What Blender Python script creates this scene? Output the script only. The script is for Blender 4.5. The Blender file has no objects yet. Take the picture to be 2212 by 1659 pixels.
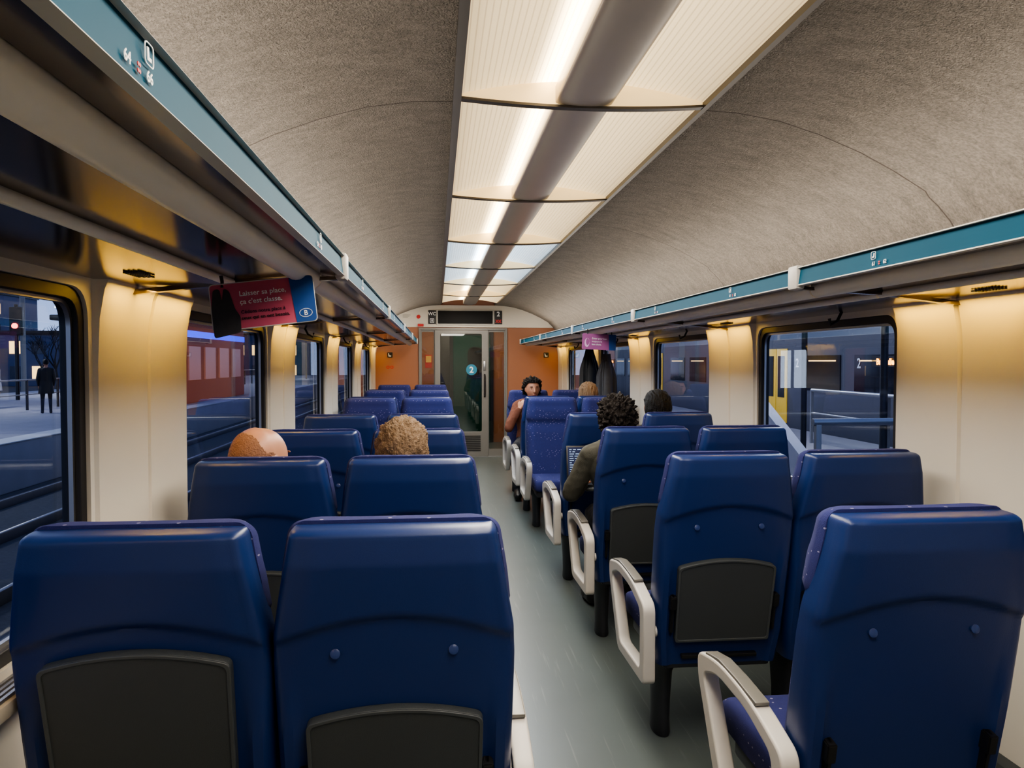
import bpy, bmesh, math, random
import numpy as np
from mathutils import Vector, Matrix, noise
random.seed(3)
S=bpy.context.scene; COL=S.collection
XL,XR,XC=-0.95,1.92,0.485
YE=11.6; Y0=-1.6

# ------------------------------------------------------------ helpers
def c(r,g,b):
    f=lambda v:(v/255/12.92) if v/255<=.04045 else ((v/255+.055)/1.055)**2.4
    return (f(r),f(g),f(b),1)
def mat(name,rgb,rough=.5,metal=0,var=.08,scale=6,bump=0,bscale=150,emit=0,coat=0,ecol=None,spec=None):
    m=bpy.data.materials.new(name); m.use_nodes=True
    n=m.node_tree.nodes; l=m.node_tree.links; b=n['Principled BSDF']
    tc=n.new('ShaderNodeTexCoord'); nz=n.new('ShaderNodeTexNoise'); nz.inputs['Scale'].default_value=scale
    nz.inputs['Detail'].default_value=4
    l.new(tc.outputs['Object'],nz.inputs['Vector'])
    mx=n.new('ShaderNodeMix'); mx.data_type='RGBA'
    col=c(*rgb)
    mx.inputs[6].default_value=tuple(v*(1-var) for v in col[:3])+(1,)
    mx.inputs[7].default_value=tuple(min(1,v*(1+var)) for v in col[:3])+(1,)
    l.new(nz.outputs['Fac'],mx.inputs[0]); l.new(mx.outputs[2],b.inputs['Base Color'])
    b.inputs['Roughness'].default_value=rough; b.inputs['Metallic'].default_value=metal
    if coat: b.inputs['Coat Weight'].default_value=coat; b.inputs['Coat Roughness'].default_value=.15
    if spec is not None: b.inputs['Specular IOR Level'].default_value=spec
    if bump:
        n2=n.new('ShaderNodeTexNoise'); n2.inputs['Scale'].default_value=bscale; n2.inputs['Detail'].default_value=3
        l.new(tc.outputs['Object'],n2.inputs['Vector'])
        bp=n.new('ShaderNodeBump'); bp.inputs['Strength'].default_value=bump; bp.inputs['Distance'].default_value=.01
        l.new(n2.outputs['Fac'],bp.inputs['Height']); l.new(bp.outputs['Normal'],b.inputs['Normal'])
    if emit:
        b.inputs['Emission Color'].default_value=c(*(ecol or rgb)); b.inputs['Emission Strength'].default_value=emit
    return m
def newmesh(name,v,f,mats=(),smooth=False):
    me=bpy.data.meshes.new(name); me.from_pydata([tuple(p) for p in v],[],f); me.update()
    bm=bmesh.new(); bm.from_mesh(me); bmesh.ops.recalc_face_normals(bm,faces=bm.faces); bm.to_mesh(me); bm.free()
    for m in (mats if isinstance(mats,(list,tuple)) else [mats]): me.materials.append(m)
    if smooth: me.polygons.foreach_set('use_smooth',[True]*len(me.polygons))
    return me
def autosmooth(me,ang=35):
    me.polygons.foreach_set('use_smooth',[True]*len(me.polygons))
    try: me.set_sharp_from_angle(angle=math.radians(ang))
    except Exception: pass
def ob(name,me,parent=None,loc=(0,0,0),rot=(0,0,0),**k):
    o=bpy.data.objects.new(name,me); COL.objects.link(o)
    if parent: o.parent=parent
    o.location=loc; o.rotation_euler=rot
    for a,b in k.items(): o[a]=b
    return o
def thing(name,label,category,loc=(0,0,0),rot=(0,0,0),**k):
    o=ob(name,None,None,loc,rot,label=label,category=category,**k); o.empty_display_size=.1; return o
def bm_to(bm,name,mats,smooth=True,ang=35):
    me=bpy.data.meshes.new(name); bm.to_mesh(me); bm.free()
    for m in (mats if isinstance(mats,(list,tuple)) else [mats]): me.materials.append(m)
    if smooth: autosmooth(me,ang)
    return me
def box(x0,x1,y0,y1,z0,z1,m,bev=0,seg=2,name='box'):
    bm=bmesh.new(); bmesh.ops.create_cube(bm,size=1)
    for v in bm.verts: v.co=Vector(((x0+x1)/2+v.co.x*(x1-x0),(y0+y1)/2+v.co.y*(y1-y0),(z0+z1)/2+v.co.z*(z1-z0)))
    if bev: bmesh.ops.bevel(bm,geom=list(bm.edges),offset=bev,segments=seg,affect='EDGES',profile=.5)
    return bm_to(bm,name,m)
def boxes(lst,m,bev=0,name='boxes'):
    bm=bmesh.new()
    for (x0,x1,y0,y1,z0,z1) in lst:
        r=bmesh.ops.create_cube(bm,size=1)
        for v in r['verts']: v.co=Vector(((x0+x1)/2+v.co.x*(x1-x0),(y0+y1)/2+v.co.y*(y1-y0),(z0+z1)/2+v.co.z*(z1-z0)))
    if bev: bmesh.ops.bevel(bm,geom=list(bm.edges),offset=bev,segments=2,affect='EDGES')
    return bm_to(bm,name,m)
def tube(pts,r,m,n=12,name='tube',cap=True):
    pts=[Vector(p) for p in pts]; rs=r if isinstance(r,(list,tuple)) else [r]*len(pts)
    V=[];F=[]
    for i,p in enumerate(pts):
        t=(pts[min(i+1,len(pts)-1)]-pts[max(i-1,0)]).normalized()
        a=Vector((0,0,1)) if abs(t.z)<.9 else Vector((1,0,0))
        u=t.cross(a).normalized(); w=t.cross(u)
        for k in range(n):
            an=2*math.pi*k/n; V.append(p+(u*math.cos(an)+w*math.sin(an))*rs[i])
    for i in range(len(pts)-1):
        for k in range(n): F.append((i*n+k,i*n+(k+1)%n,(i+1)*n+(k+1)%n,(i+1)*n+k))
    if cap: F.append(tuple(range(n))); F.append(tuple(range((len(pts)-1)*n,len(pts)*n)))
    me=newmesh(name,V,F,m); autosmooth(me,50); return me
def loft(rings,m,name='loft',ang=60):
    n=len(rings[0]); V=[p for r in rings for p in r]; F=[]
    for i in range(len(rings)-1):
        for k in range(n): F.append((i*n+k,i*n+(k+1)%n,(i+1)*n+(k+1)%n,(i+1)*n+k))
    F.append(tuple(range(n))); F.append(tuple(range((len(rings)-1)*n,len(rings)*n)))
    me=newmesh(name,V,F,m); autosmooth(me,ang); return me
def roundpoly(pts,r,seg=6):
    out=[];n=len(pts)
    for i,p in enumerate(pts):
        p=Vector(p[:2]); a=Vector(pts[i-1][:2]); b=Vector(pts[(i+1)%n][:2])
        ri=r[i] if isinstance(r,(list,tuple)) else r
        if ri<=0: out.append(p); continue
        d1=(a-p); d2=(b-p); ri=min(ri,d1.length*.49,d2.length*.49)
        s=p+d1.normalized()*ri; e=p+d2.normalized()*ri
        for k in range(seg+1):
            t=k/seg; out.append((1-t)**2*s+2*t*(1-t)*p+t*t*e)
    return out
def rrect(x0,x1,y0,y1,r): return roundpoly([(x0,y0),(x1,y0),(x1,y1),(x0,y1)],r)
PL={'XZ':Matrix(((1,0,0,0),(0,0,-1,0),(0,1,0,0),(0,0,0,1))),
    'YZ':Matrix(((0,0,1,0),(1,0,0,0),(0,1,0,0),(0,0,0,1))),
    'XY':Matrix.Identity(4)}
def from_curve(cu,M,m,ang=35):
    o=bpy.data.objects.new('tmp',cu); COL.objects.link(o)
    dg=bpy.context.evaluated_depsgraph_get(); dg.update()
    me=bpy.data.meshes.new_from_object(o.evaluated_get(dg)); bpy.data.objects.remove(o)
    me.transform(M); me.materials.clear(); me.materials.append(m); autosmooth(me,ang); return me
def flat(outer,holes,thick,m,plane='XZ',bev=0,off=0):
    """plate centred on the plane, thickness thick"""
    cu=bpy.data.curves.new('tmpc','CURVE'); cu.dimensions='2D'; cu.fill_mode='BOTH'
    for lp in [outer]+list(holes):
        sp=cu.splines.new('POLY'); sp.points.add(len(lp)-1)
        for i,p in enumerate(lp): sp.points[i].co=(p[0],p[1],0,1)
        sp.use_cyclic_u=True
    cu.extrude=max(thick/2-bev,0.0001); cu.bevel_depth=bev; cu.bevel_resolution=2
    if bev: cu.offset=-bev
    return from_curve(cu,Matrix.Translation({'XZ':(0,off,0),'YZ':(off,0,0),'XY':(0,0,off)}[plane])@PL[plane],m)
def text(s,size,m,M,align='LEFT',bold=.0,spacing=1):
    cu=bpy.data.curves.new('tmpt','FONT'); cu.body=s; cu.size=size; cu.extrude=.0004; cu.align_x=align
    cu.offset=bold; cu.space_character=spacing; cu.resolution_u=3
    return from_curve(cu,M,m)
def prism(pts,y0,y1,m,ang=30):
    n=len(pts); V=[(p[0],y0,p[1]) for p in pts]+[(p[0],y1,p[1]) for p in pts]
    F=[(i,(i+1)%n,n+(i+1)%n,n+i) for i in range(n)]+[tuple(range(n)),tuple(range(n,2*n))]
    me=newmesh('prism',V,F,m); autosmooth(me,ang); return me
def strip(pts,y0,y1,th,m,ang=30):
    """open profile (x,z) thickened upward along z"""
    return prism(list(pts)+[(p[0],p[1]+th) for p in reversed(pts)],y0,y1,m,ang)
def interp(t,tab):
    if t<=tab[0][0]: return tab[0][1]
    for (a,b),(c2,d) in zip(tab,tab[1:]):
        if t<=c2:
            k=(t-a)/(c2-a); return b+(d-b)*k
    return tab[-1][1]
def sstep(x): x=max(0,min(1,x)); return x*x*(3-2*x)

# ------------------------------------------------------------ materials
M={}
M['plastic']=mat('seat_blue_plastic',(27,46,94),.36,var=.08,scale=3,bump=.05,bscale=400,spec=.4)
def fabric():
    m=mat('seat_fabric',(30,36,92),.9,var=.15,scale=60,bump=.25,bscale=500)
    n=m.node_tree.nodes;l=m.node_tree.links;b=n['Principled BSDF']
    tc=n.new('ShaderNodeTexCoord'); mp=n.new('ShaderNodeMapping'); mp.inputs['Scale'].default_value=(30,30,60); mp.inputs['Rotation'].default_value=(0,.5,0)
    l.new(tc.outputs['Object'],mp.inputs['Vector'])
    v=n.new('ShaderNodeTexVoronoi'); v.inputs['Scale'].default_value=1; v.inputs['Randomness'].default_value=.45
    l.new(mp.outputs[0],v.inputs['Vector'])
    lt=n.new('ShaderNodeMath'); lt.operation='LESS_THAN'; lt.inputs[1].default_value=.13; l.new(v.outputs['Distance'],lt.inputs[0])
    mx=n.new('ShaderNodeMix'); mx.data_type='RGBA'; mx.inputs[7].default_value=c(128,124,150)
    old=b.inputs['Base Color'].links[0].from_socket
    l.new(old,mx.inputs[6]); l.new(lt.outputs[0],mx.inputs[0]); l.new(mx.outputs[2],b.inputs['Base Color'])
    return m
M['fabric']=fabric()
M['tray']=mat('tray_dark_grey',(54,58,60),.55,bump=.15,bscale=500)
M['trayrim']=mat('tray_rim_grey',(64,68,70),.5)
M['cream']=mat('armrest_cream',(180,176,170),.4)
M['pad']=mat('armrest_pad_grey',(120,118,112),.35,metal=.3)
M['black']=mat('black_plastic',(20,20,22),.45)
M['leg']=mat('leg_dark',(32,34,40),.5)
M['screw']=mat('screw_blue',(38,56,104),.35)
M['wall']=mat('wall_cream',(206,200,188),.45,var=.03,scale=2)
M['gasket']=mat('window_gasket_black',(30,28,28),.5)
M['alu']=mat('aluminium',(165,165,165),.35,metal=.9)
M['steel']=mat('door_grey',(124,122,118),.4,metal=.2)
M['orange']=mat('orange_wall',(152,102,74),.5,var=.06,scale=2,bump=.05,bscale=300)
M['teal']=mat('rack_teal',(3,68,90),.6,spec=.12)
M['white']=mat('white_print',(235,235,235),.5)
M['whitee']=mat('white_edge',(190,188,182),.4)
M['rackdark']=mat('rack_smoked_panel',(112,100,90),.14,metal=.8,var=.12,scale=1.5)
M['rackcream']=mat('rack_cream_tube',(240,232,218),.35)
M['pink']=mat('sign_pink',(190,84,108),.45)
M['pink2']=mat('sign_magenta',(150,80,134),.45)
M['signblue']=mat('sign_blue',(24,72,140),.45)
M['signdark']=mat('sign_charcoal',(52,50,52),.6,var=.25,scale=90)
M['red']=mat('red_print',(190,44,44),.5)
M['green']=mat('door_green',(8,58,50),.3)
M['spine']=mat('light_spine_metal',(178,168,158),.3,metal=.3,var=.05)
M['ledge']=mat('beige_ledge',(182,172,156),.5)
def felt():
    m=mat('ceiling_felt',(138,130,120),.95,var=.6,scale=95,bump=1,bscale=180)
    n=m.node_tree.nodes;l=m.node_tree.links;b=n['Principled BSDF']
    tc=n.new('ShaderNodeTexCoord'); sp=n.new('ShaderNodeSeparateXYZ'); l.new(tc.outputs['Object'],sp.inputs[0])
    a=n.new('ShaderNodeMath');a.operation='SUBTRACT';a.inputs[1].default_value=2.52-2.15*3;l.new(sp.outputs['Y'],a.inputs[0])
    p=n.new('ShaderNodeMath');p.operation='PINGPONG';p.inputs[1].default_value=2.15/2;l.new(a.outputs[0],p.inputs[0])
    lt=n.new('ShaderNodeMath');lt.operation='LESS_THAN';lt.inputs[1].default_value=.0035;l.new(p.outputs[0],lt.inputs[0])
    old=b.inputs['Base Color'].links[0].from_socket
    nz=n.new('ShaderNodeTexNoise'); nz.inputs['Scale'].default_value=3; nz.inputs['Detail'].default_value=8; nz.inputs['Roughness'].default_value=.75
    mp=n.new('ShaderNodeMapping'); mp.inputs['Scale'].default_value=(3,6,3); l.new(tc.outputs['Object'],mp.inputs[0]); l.new(mp.outputs[0],nz.inputs[0])
    cr=n.new('ShaderNodeValToRGB'); cr.color_ramp.elements[0].position=.3; cr.color_ramp.elements[1].position=.7; cr.color_ramp.elements[0].color=(.3,.3,.3,1); l.new(nz.outputs['Fac'],cr.inputs[0])
    m0=n.new('ShaderNodeMix');m0.data_type='RGBA';m0.blend_type='MULTIPLY';m0.inputs[0].default_value=.55
    l.new(old,m0.inputs[6]);l.new(cr.outputs[0],m0.inputs[7])
    mx=n.new('ShaderNodeMix');mx.data_type='RGBA';mx.inputs[7].default_value=c(80,72,64)
    l.new(m0.outputs[2],mx.inputs[6]);l.new(lt.outputs[0],mx.inputs[0]);l.new(mx.outputs[2],b.inputs['Base Color'])
    return m
M['felt']=felt()
def floormat():
    m=mat('floor_linoleum',(80,88,88),.33,var=.12,scale=4)
    n=m.node_tree.nodes;l=m.node_tree.links;b=n['Principled BSDF']
    tc=n.new('ShaderNodeTexCoord'); mp=n.new('ShaderNodeMapping'); mp.inputs['Scale'].default_value=(26,1.0,1); mp.inputs['Rotation'].default_value=(0,0,.15)
    l.new(tc.outputs['Object'],mp.inputs[0])
    nz=n.new('ShaderNodeTexNoise'); nz.inputs['Scale'].default_value=2; nz.inputs['Detail'].default_value=8; l.new(mp.outputs[0],nz.inputs[0])
    r=n.new('ShaderNodeValToRGB'); r.color_ramp.elements[0].position=.6; r.color_ramp.elements[1].position=.8; l.new(nz.outputs['Fac'],r.inputs[0])
    mx=n.new('ShaderNodeMix');mx.data_type='RGBA';mx.inputs[7].default_value=c(112,118,116)
    old=b.inputs['Base Color'].links[0].from_socket
    l.new(old,mx.inputs[6]);l.new(r.outputs[0],mx.inputs[0]);l.new(mx.outputs[2],b.inputs['Base Color'])
    return m
M['floor']=floormat()
def glassmat(name,tint=(.78,.85,.9),r0=.04,refl=1.0):
    m=bpy.data.materials.new(name); m.use_nodes=True; n=m.node_tree.nodes;l=m.node_tree.links
    n.remove(n['Principled BSDF']); o=n['Material Output']
    t=n.new('ShaderNodeBsdfTransparent'); t.inputs[0].default_value=(*tint,1)
    g=n.new('ShaderNodeBsdfGlossy'); g.inputs['Roughness'].default_value=.01; g.inputs[0].default_value=(refl,refl,refl,1)
    f=n.new('ShaderNodeLayerWeight'); p=n.new('ShaderNodeMath'); p.operation='POWER'; p.inputs[1].default_value=5; l.new(f.outputs['Facing'],p.inputs[0])
    q=n.new('ShaderNodeMath'); q.operation='MULTIPLY_ADD'; q.inputs[1].default_value=1-r0; q.inputs[2].default_value=r0; l.new(p.outputs[0],q.inputs[0])
    mx=n.new('ShaderNodeMixShader'); l.new(q.outputs[0],mx.inputs[0]);l.new(t.outputs[0],mx.inputs[1]);l.new(g.outputs[0],mx.inputs[2]);l.new(mx.outputs[0],o.inputs[0])
    return m
M['glass']=glassmat('window_glass',(.96,.98,.99),.035,.7)
M['doorglass']=glassmat('door_glass',(.82,.85,.84),.06,1)
def diffuser(name,col,base,peak):
    m=bpy.data.materials.new(name); m.use_nodes=True; n=m.node_tree.nodes;l=m.node_tree.links
    b=n['Principled BSDF']; b.inputs['Base Color'].default_value=c(200,185,160); b.inputs['Roughness'].default_value=.4
    tc=n.new('ShaderNodeTexCoord'); sp=n.new('ShaderNodeSeparateXYZ'); l.new(tc.outputs['Object'],sp.inputs[0])
    def mt(op,a,b2=None):
        k=n.new('ShaderNodeMath');k.operation=op
        if hasattr(a,'links'): l.new(a,k.inputs[0])
        else: k.inputs[0].default_value=a
        if b2 is not None:
            if hasattr(b2,'links'): l.new(b2,k.inputs[1])
            else: k.inputs[1].default_value=b2
        return k.outputs[0]
    # one fluorescent tube sits beside the left edge of the centre rail
    d=mt('DIVIDE',mt('ADD',sp.outputs['X'],.115),.038); g=mt('POWER',2.718,mt('MULTIPLY',mt('MULTIPLY',d,d),-1))
    ax=mt('ABSOLUTE',sp.outputs['X']); d2=mt('DIVIDE',ax,.36); g2=mt('POWER',2.718,mt('MULTIPLY',mt('MULTIPLY',d2,d2),-1))
    ribs=mt('PINGPONG',sp.outputs['X'],.009); r2=mt('ADD',mt('MULTIPLY',mt('GREATER_THAN',ribs,.002),.3),.7)
    st=mt('MULTIPLY',mt('ADD',mt('ADD',mt('MULTIPLY',g,peak),mt('MULTIPLY',g2,base)),base*.5),r2)
    b.inputs['Emission Color'].default_value=c(*col); l.new(st,b.inputs['Emission Strength'])
    return m
M['diff']=diffuser('light_diffuser_warm',(255,224,172),.85,10)
M['diffc']=diffuser('light_diffuser_cool',(200,224,242),1.0,10)
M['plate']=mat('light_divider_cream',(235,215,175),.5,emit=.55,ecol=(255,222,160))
M['frame']=mat('light_frame_dark',(66,60,54),.4)

# ------------------------------------------------------------ shell
def struct(name,me,**k): return ob(name,me,kind='structure',**k)
struct('floor',box(XL-.06,XR+.06,Y0,YE+2.2,-.08,0,M['floor']))
WIN=[(2.93+2.15*k,2.93+2.15*k+1.36) for k in range(-2,4)]
WZ0,WZ1=.82,1.70
cR=[(.905,2.372),(1.05,2.366),(1.2,2.343),(1.35,2.300),(1.5,2.243),(1.63,2.180),(1.75,2.112),(1.765,2.09),(1.80,2.06),(1.85,2.005),(1.89,1.94),(1.918,1.86),(1.925,1.77)]
cL=[(2*XC-x,z) for x,z in cR]
bm=bmesh.new()
for prof in (cR,cL):
    me=prism(list(prof)+[(p[0]+(0.05 if prof is cR else -.05)*min(1,i/4),p[1]+.05) for i,p in reversed(list(enumerate(prof)))],Y0,YE,M['felt']); bm.from_mesh(me)
me=box(.0,.97,Y0,YE,2.5,2.53,M['felt']); bm.from_mesh(me)
struct('ceiling',bm_to(bm,'ceiling',M['felt'],ang=20))
for side,x in (('left',XL-.03),('right',XR+.03)):
    holes=[rrect(a,b,WZ0,WZ1,.09) for a,b in WIN]
    struct('wall_'+side,flat([(Y0,0),(YE,0),(YE,1.9),(Y0,1.9)],holes,.06,M['wall'],'YZ',off=x))
struct('wall_rear',box(XL-.06,XR+.06,Y0-.06,Y0,0,2.55,M['wall']))
# windows
wn=1; tn=1
for side,x,sg in (('left',XL,1),('right',XR,-1)):
    for a,b in WIN:
        fr=flat(rrect(a,b,WZ0,WZ1,.09),[rrect(a+.035,b-.035,WZ0+.035,WZ1-.035,.07)],.05,M['gasket'],'YZ',bev=.003)
        o=ob(f'window_{wn}',fr,loc=(x-sg*.035,0,0),kind='structure')
        gl=flat(rrect(a+.03,b-.03,WZ0+.03,WZ1-.03,.07),[],.002,M['glass'],'YZ')
        ob('window_glass',gl,o,(-sg*.012,0,0))
        rr=flat(rrect(a+.035,b-.035,WZ0+.035,WZ1-.035,.07),[rrect(a+.045,b-.045,WZ0+.045,WZ1-.045,.065)],.012,M['alu'],'YZ')
        ob('window_trim',rr,o,(sg*.004,0,0))
        wn+=1
    # pillar panels
    for a,b in zip([w[1] for w in WIN]+[WIN[0][0]-.79],[w[0] for w in WIN[1:]]+[YE,WIN[0][0]]):
        y0=max(a,Y0)+.02; y1=b-.02; mid=(y0+y1)/2
        for p,q in ((y0,mid-.003),(mid+.003,y1)):
            rings=[]
            for z,ox in ((.80,0),(1.2,0),(1.5,.002),(1.62,.008),(1.70,.022),(1.735,.036)):
                rings.append([Vector((x-sg*.004,p,z)),Vector((x-sg*.004,q,z)),Vector((x+sg*(.010+ox),q-.010,z)),Vector((x+sg*(.010+ox),p+.010,z))])
            ob(f'trim_{tn}',loft(rings,M['wall'],ang=25),kind='structure'); tn+=1
    # sill + heater duct
    sgx=lambda a,b:(min(x+sg*a,x+sg*b),max(x+sg*a,x+sg*b))
    a,b=sgx(0,.075)
    ob(f'trim_{tn}',box(a,b,Y0,YE,.765,.80,M['ledge'],.008),kind='structure'); tn+=1
    L=[]
    for k in range(4):
        p,q=sgx(.012+.015*k,.02+.015*k); L.append((p,q,Y0,YE,.80,.808))
    ob(f'trim_{tn}',boxes(L,M['alu']),kind='structure'); tn+=1
    a,b=sgx(0,.06)
    ob('baseboard_'+side,box(a,b,Y0,YE,0,.16,M['tray'],.01),kind='structure')

# end wall
DX0,DX1=-.275,1.10
struct('wall_back',flat([(XL,0),(DX0,0),(DX0,2.02),(DX1,2.02),(DX1,0),(XR,0),(XR,2.5),(XL,2.5)],[],.06,M['orange'],'XZ',off=YE+.03))
up=[(XL+.06,2.03),(XR-.06,2.03)]+[p for p in reversed([q for q in cR if q[1]>2.035])]+[p for p in [q for q in cL if q[1]>2.035]]
struct(f'trim_{tn}',flat(up,[],.02,M['wall'],'XZ',off=YE-.012)); tn+=1
# vestibule
VY=YE+2.1
struct('wall_vestibule',flat([(-.8,0),(1.7,0),(1.7,2.4),(-.8,2.4)],[],.05,M['orange'],'XZ',off=VY))
struct('wall_vestibule_left',box(-.8,-.75,YE+.06,VY,0,2.4,M['orange']))
struct('wall_vestibule_right',box(1.65,1.7,YE+.06,VY,0,2.4,M['orange']))
struct('ceiling_vestibule',box(-.8,1.7,YE+.06,VY,2.3,2.35,M['wall']))
d=struct('door_2',flat(rrect(.30,.98,.02,1.98,.02),[rrect(.58,.84,1.2,1.75,.12)],.05,M['green'],'XZ',bev=.004),loc=(0,VY-.055,0))
ob('door_glass',flat(rrect(.575,.845,1.195,1.755,.12),[],.01,M['black'],'XZ'),d,(0,0,0))
ob('window_trim',flat(rrect(.565,.855,1.185,1.765,.13),[rrect(.58,.84,1.2,1.75,.12)],.02,M['gasket'],'XZ'),d,(0,-.03,0))
struct(f'trim_{tn}',flat(rrect(.24,1.04,0,2.04,.01),[rrect(.30,.98,-.0+.01,1.98,.01)],.04,M['leg'],'XZ',off=VY-.045)); tn+=1
struct(f'trim_{tn}',box(-.02,.24,VY-.1,VY-.03,.0,2.1,M['black'],.01)); tn+=1
# door frame
struct(f'trim_{tn}',flat([(DX0,0),(DX0+.03,0),(DX0+.03,1.99),(DX1-.03,1.99),(DX1-.03,0),(DX1,0),(DX1,2.02),(DX0,2.02)],[],.09,M['steel'],'XZ',off=YE+.02)); tn+=1
for a,b in ((DX0+.03,-.03),(.80,DX1-.03)):
    o=struct(f'window_{wn}',flat([(a,0),(b,0),(b,1.99),(a,1.99)],[rrect(a+.015,b-.015,.12,1.96,.02)],.04,M['steel'],'XZ'),loc=(0,YE+.03,0)); wn+=1
    ob('window_glass',flat([(a+.015,.12),(b-.015,.12),(b-.015,1.96),(a+.015,1.96)],[],.006,M['doorglass'],'XZ'),o)
d=struct('door_1',flat(rrect(-.03,.80,.01,1.985,.005),[rrect(.055,.70,.40,1.93,.03)],.035,M['steel'],'XZ',bev=.003),loc=(0,YE-.02,0))
ob('door_glass',flat([(.055,.40),(.70,.40),(.70,1.93),(.055,1.93)],[],.006,M['doorglass'],'XZ'),d)
ob('door_handle',tube([(.745,-.02,.95),(.745,-.06,.97),(.745,-.06,1.27),(.745,-.02,1.29)],.014,M['black']),d)
ob('lock_plate',box(.725,.765,-.028,-.015,1.36,1.5,M['alu'],.004),d)
ob('vent_grille',boxes([(.33,.68,-.026,-.016,.10+.028*k,.115+.028*k) for k in range(9)],M['gasket']),d)
ob('class_sticker',flat([(.54+.085*math.cos(t*.2618),1.37+.085*math.sin(t*.2618)) for t in range(24)],[],.002,mat('sticker_teal',(40,120,148),.5),'XZ'),d,(0,-.012,0))
ob('class_number',text('2',.13,M['white'],PL['XZ'],'CENTER',.003),d,(.54,-.015,1.325))
struct(f'trim_{tn}',box(DX0,DX1,YE-.03,YE+.06,0,.012,M['alu'])); tn+=1

# info display + signs
disp=thing('information_display','black electronic passenger display above the sliding door','display',(0,YE-.03,0))
ob('display_housing',flat(rrect(.0,.89,2.065,2.30,.01),[],.02,M['whitee'],'XZ',bev=.003),disp)
ob('display_screen',flat(rrect(.02,.87,2.085,2.285,.008),[],.012,mat('display_black',(12,12,14),.5,spec=.2),'XZ'),disp,(0,-.014,0))
t=thing('toilet_sign','black toilet pictogram sign with white WC lettering','sign',(-.07,YE-.03,0))
ob('sign_panel',flat(rrect(-.06,.06,2.08,2.29,.006),[],.01,M['black'],'XZ'),t)
ob('lettering',text('WC',.07,M['white'],PL['XZ'],'CENTER',.001),t,(0,-.008,2.215))
ob('toilet_pictogram',flat(rrect(-.032,.032,2.10,2.165,.008),[rrect(-.024,.024,2.108,2.157,.006)],.002,M['white'],'XZ'),t,(0,-.007,0))
ob('person_pictogram',flat(rrect(-.01,.01,2.115,2.15,.008),[],.002,M['white'],'XZ'),t,(0,-.007,0))
t=thing('class_sign','black sign with white number 2 and red no-smoking symbols','sign',(.96,YE-.03,0))
ob('sign_panel',flat(rrect(-.06,.06,2.08,2.29,.006),[],.01,M['black'],'XZ'),t)
ob('number',text('2',.10,M['white'],PL['XZ'],'CENTER',.002),t,(0,-.008,2.205))
ob('smoking_symbol',text('XX',.06,M['red'],PL['XZ'],'CENTER',.004),t,(0,-.008,2.105))
t=thing('emergency_notice','small printed safety notices with red marks on the cream panel','notice',(0,YE-.024,0))
ob('notice_panel',boxes([(-.52,-.40,-.004,0,2.215,2.22),(-.52,-.42,-.004,0,2.195,2.2),(-.52,-.44,-.004,0,2.175,2.18)],M['steel']),t)
ob('red_button',tube([(-.28,0,2.19),(-.28,-.012,2.19)],.03,M['red'],20),t)
ob('alarm_box',box(-.29,-.2,-.03,0,2.04,2.08,M['red'],.004),t)
for x in (-.72,1.72):
    t=thing('pictogram_sign','small black square pictogram sign on the orange wall','sign',(x,YE-.004,1.6),group='pictogram signs on the end wall')
    ob('sign_panel',flat(rrect(-.04,.04,-.04,.04,.006),[],.006,M['black'],'XZ'),t)
    ob('seat_pictogram',flat([(-.02,-.025),(.02,-.025),(.02,-.01),(-.006,-.01),(-.016,.025),(-.026,.025)],[],.002,M['white'],'XZ'),t,(0,-.005,0))
t=thing('prohibition_sign','pair of small red and white round prohibition stickers','sign',(-.72,YE-.004,1.41))
for dx in (-.03,.03):
    ob('sticker',flat([(.025*math.cos(k*.35)+dx,.025*math.sin(k*.35)) for k in range(18)],[[(.015*math.cos(k*.35)+dx,.015*math.sin(k*.35)) for k in range(18)]],.003,M['red'],'XZ'),t)
t=thing('wall_poster','small orange and red notice behind the glass of the vestibule','poster',(-.15,VY-.03,1.5))
ob('poster_sheet',flat(rrect(-.06,.06,-.12,.12,.005),[],.004,M['red'],'XZ'),t)
ob('poster_band',flat(rrect(-.05,.05,-.02,.10,.005),[],.004,mat('poster_yellow',(225,180,90),.5),'XZ'),t,(0,-.004,0))

# ------------------------------------------------------------ ceiling lights
half=.415
Vx=lambda x:2.362+.055*(1-(x/half)**2)
LN=1.43
dm=[]
for sg in (-1,1):
    xs=[sg*(.075+(half-.085)*i/10) for i in range(11)]
    me=strip([(x,Vx(x)) for x in xs],.02,LN-.005,.004,M['diff'],60); dm.append(me)
dmc=[]
for me in dm:
    q=me.copy(); q.materials.clear(); q.materials.append(M['diffc']); dmc.append(q)
xs=[-half+.01+(2*half-.02)*i/20 for i in range(21)]
plate=prism([(x,2.355-.018*(1-(x/half)**2)) for x in xs]+[(x,Vx(x)+.006) for x in reversed(xs)],0,.008,M['plate'])
ptrim=prism([(x,2.348-.018*(1-(x/half)**2)) for x in xs]+[(x,2.356-.018*(1-(x/half)**2)) for x in reversed(xs)],-.012,.018,M['frame'])
fm={}
for sg in (-1,1):
    fm[sg]=prism([(sg*(half-.012),2.345),(sg*(half+.014),2.352),(sg*(half+.014),2.39),(sg*(half-.012),2.39)],0,LN,M['frame'])
spine=prism([(.095*math.cos(math.pi*k/14),2.352-.016*math.sin(math.pi*k/14)) for k in range(15)]+[(-.095,2.40),(.095,2.40)],0,LN,M['spine'],40)
housing=box(-half-.01,half+.01,0,LN,2.44,2.46,M['white'])
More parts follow.
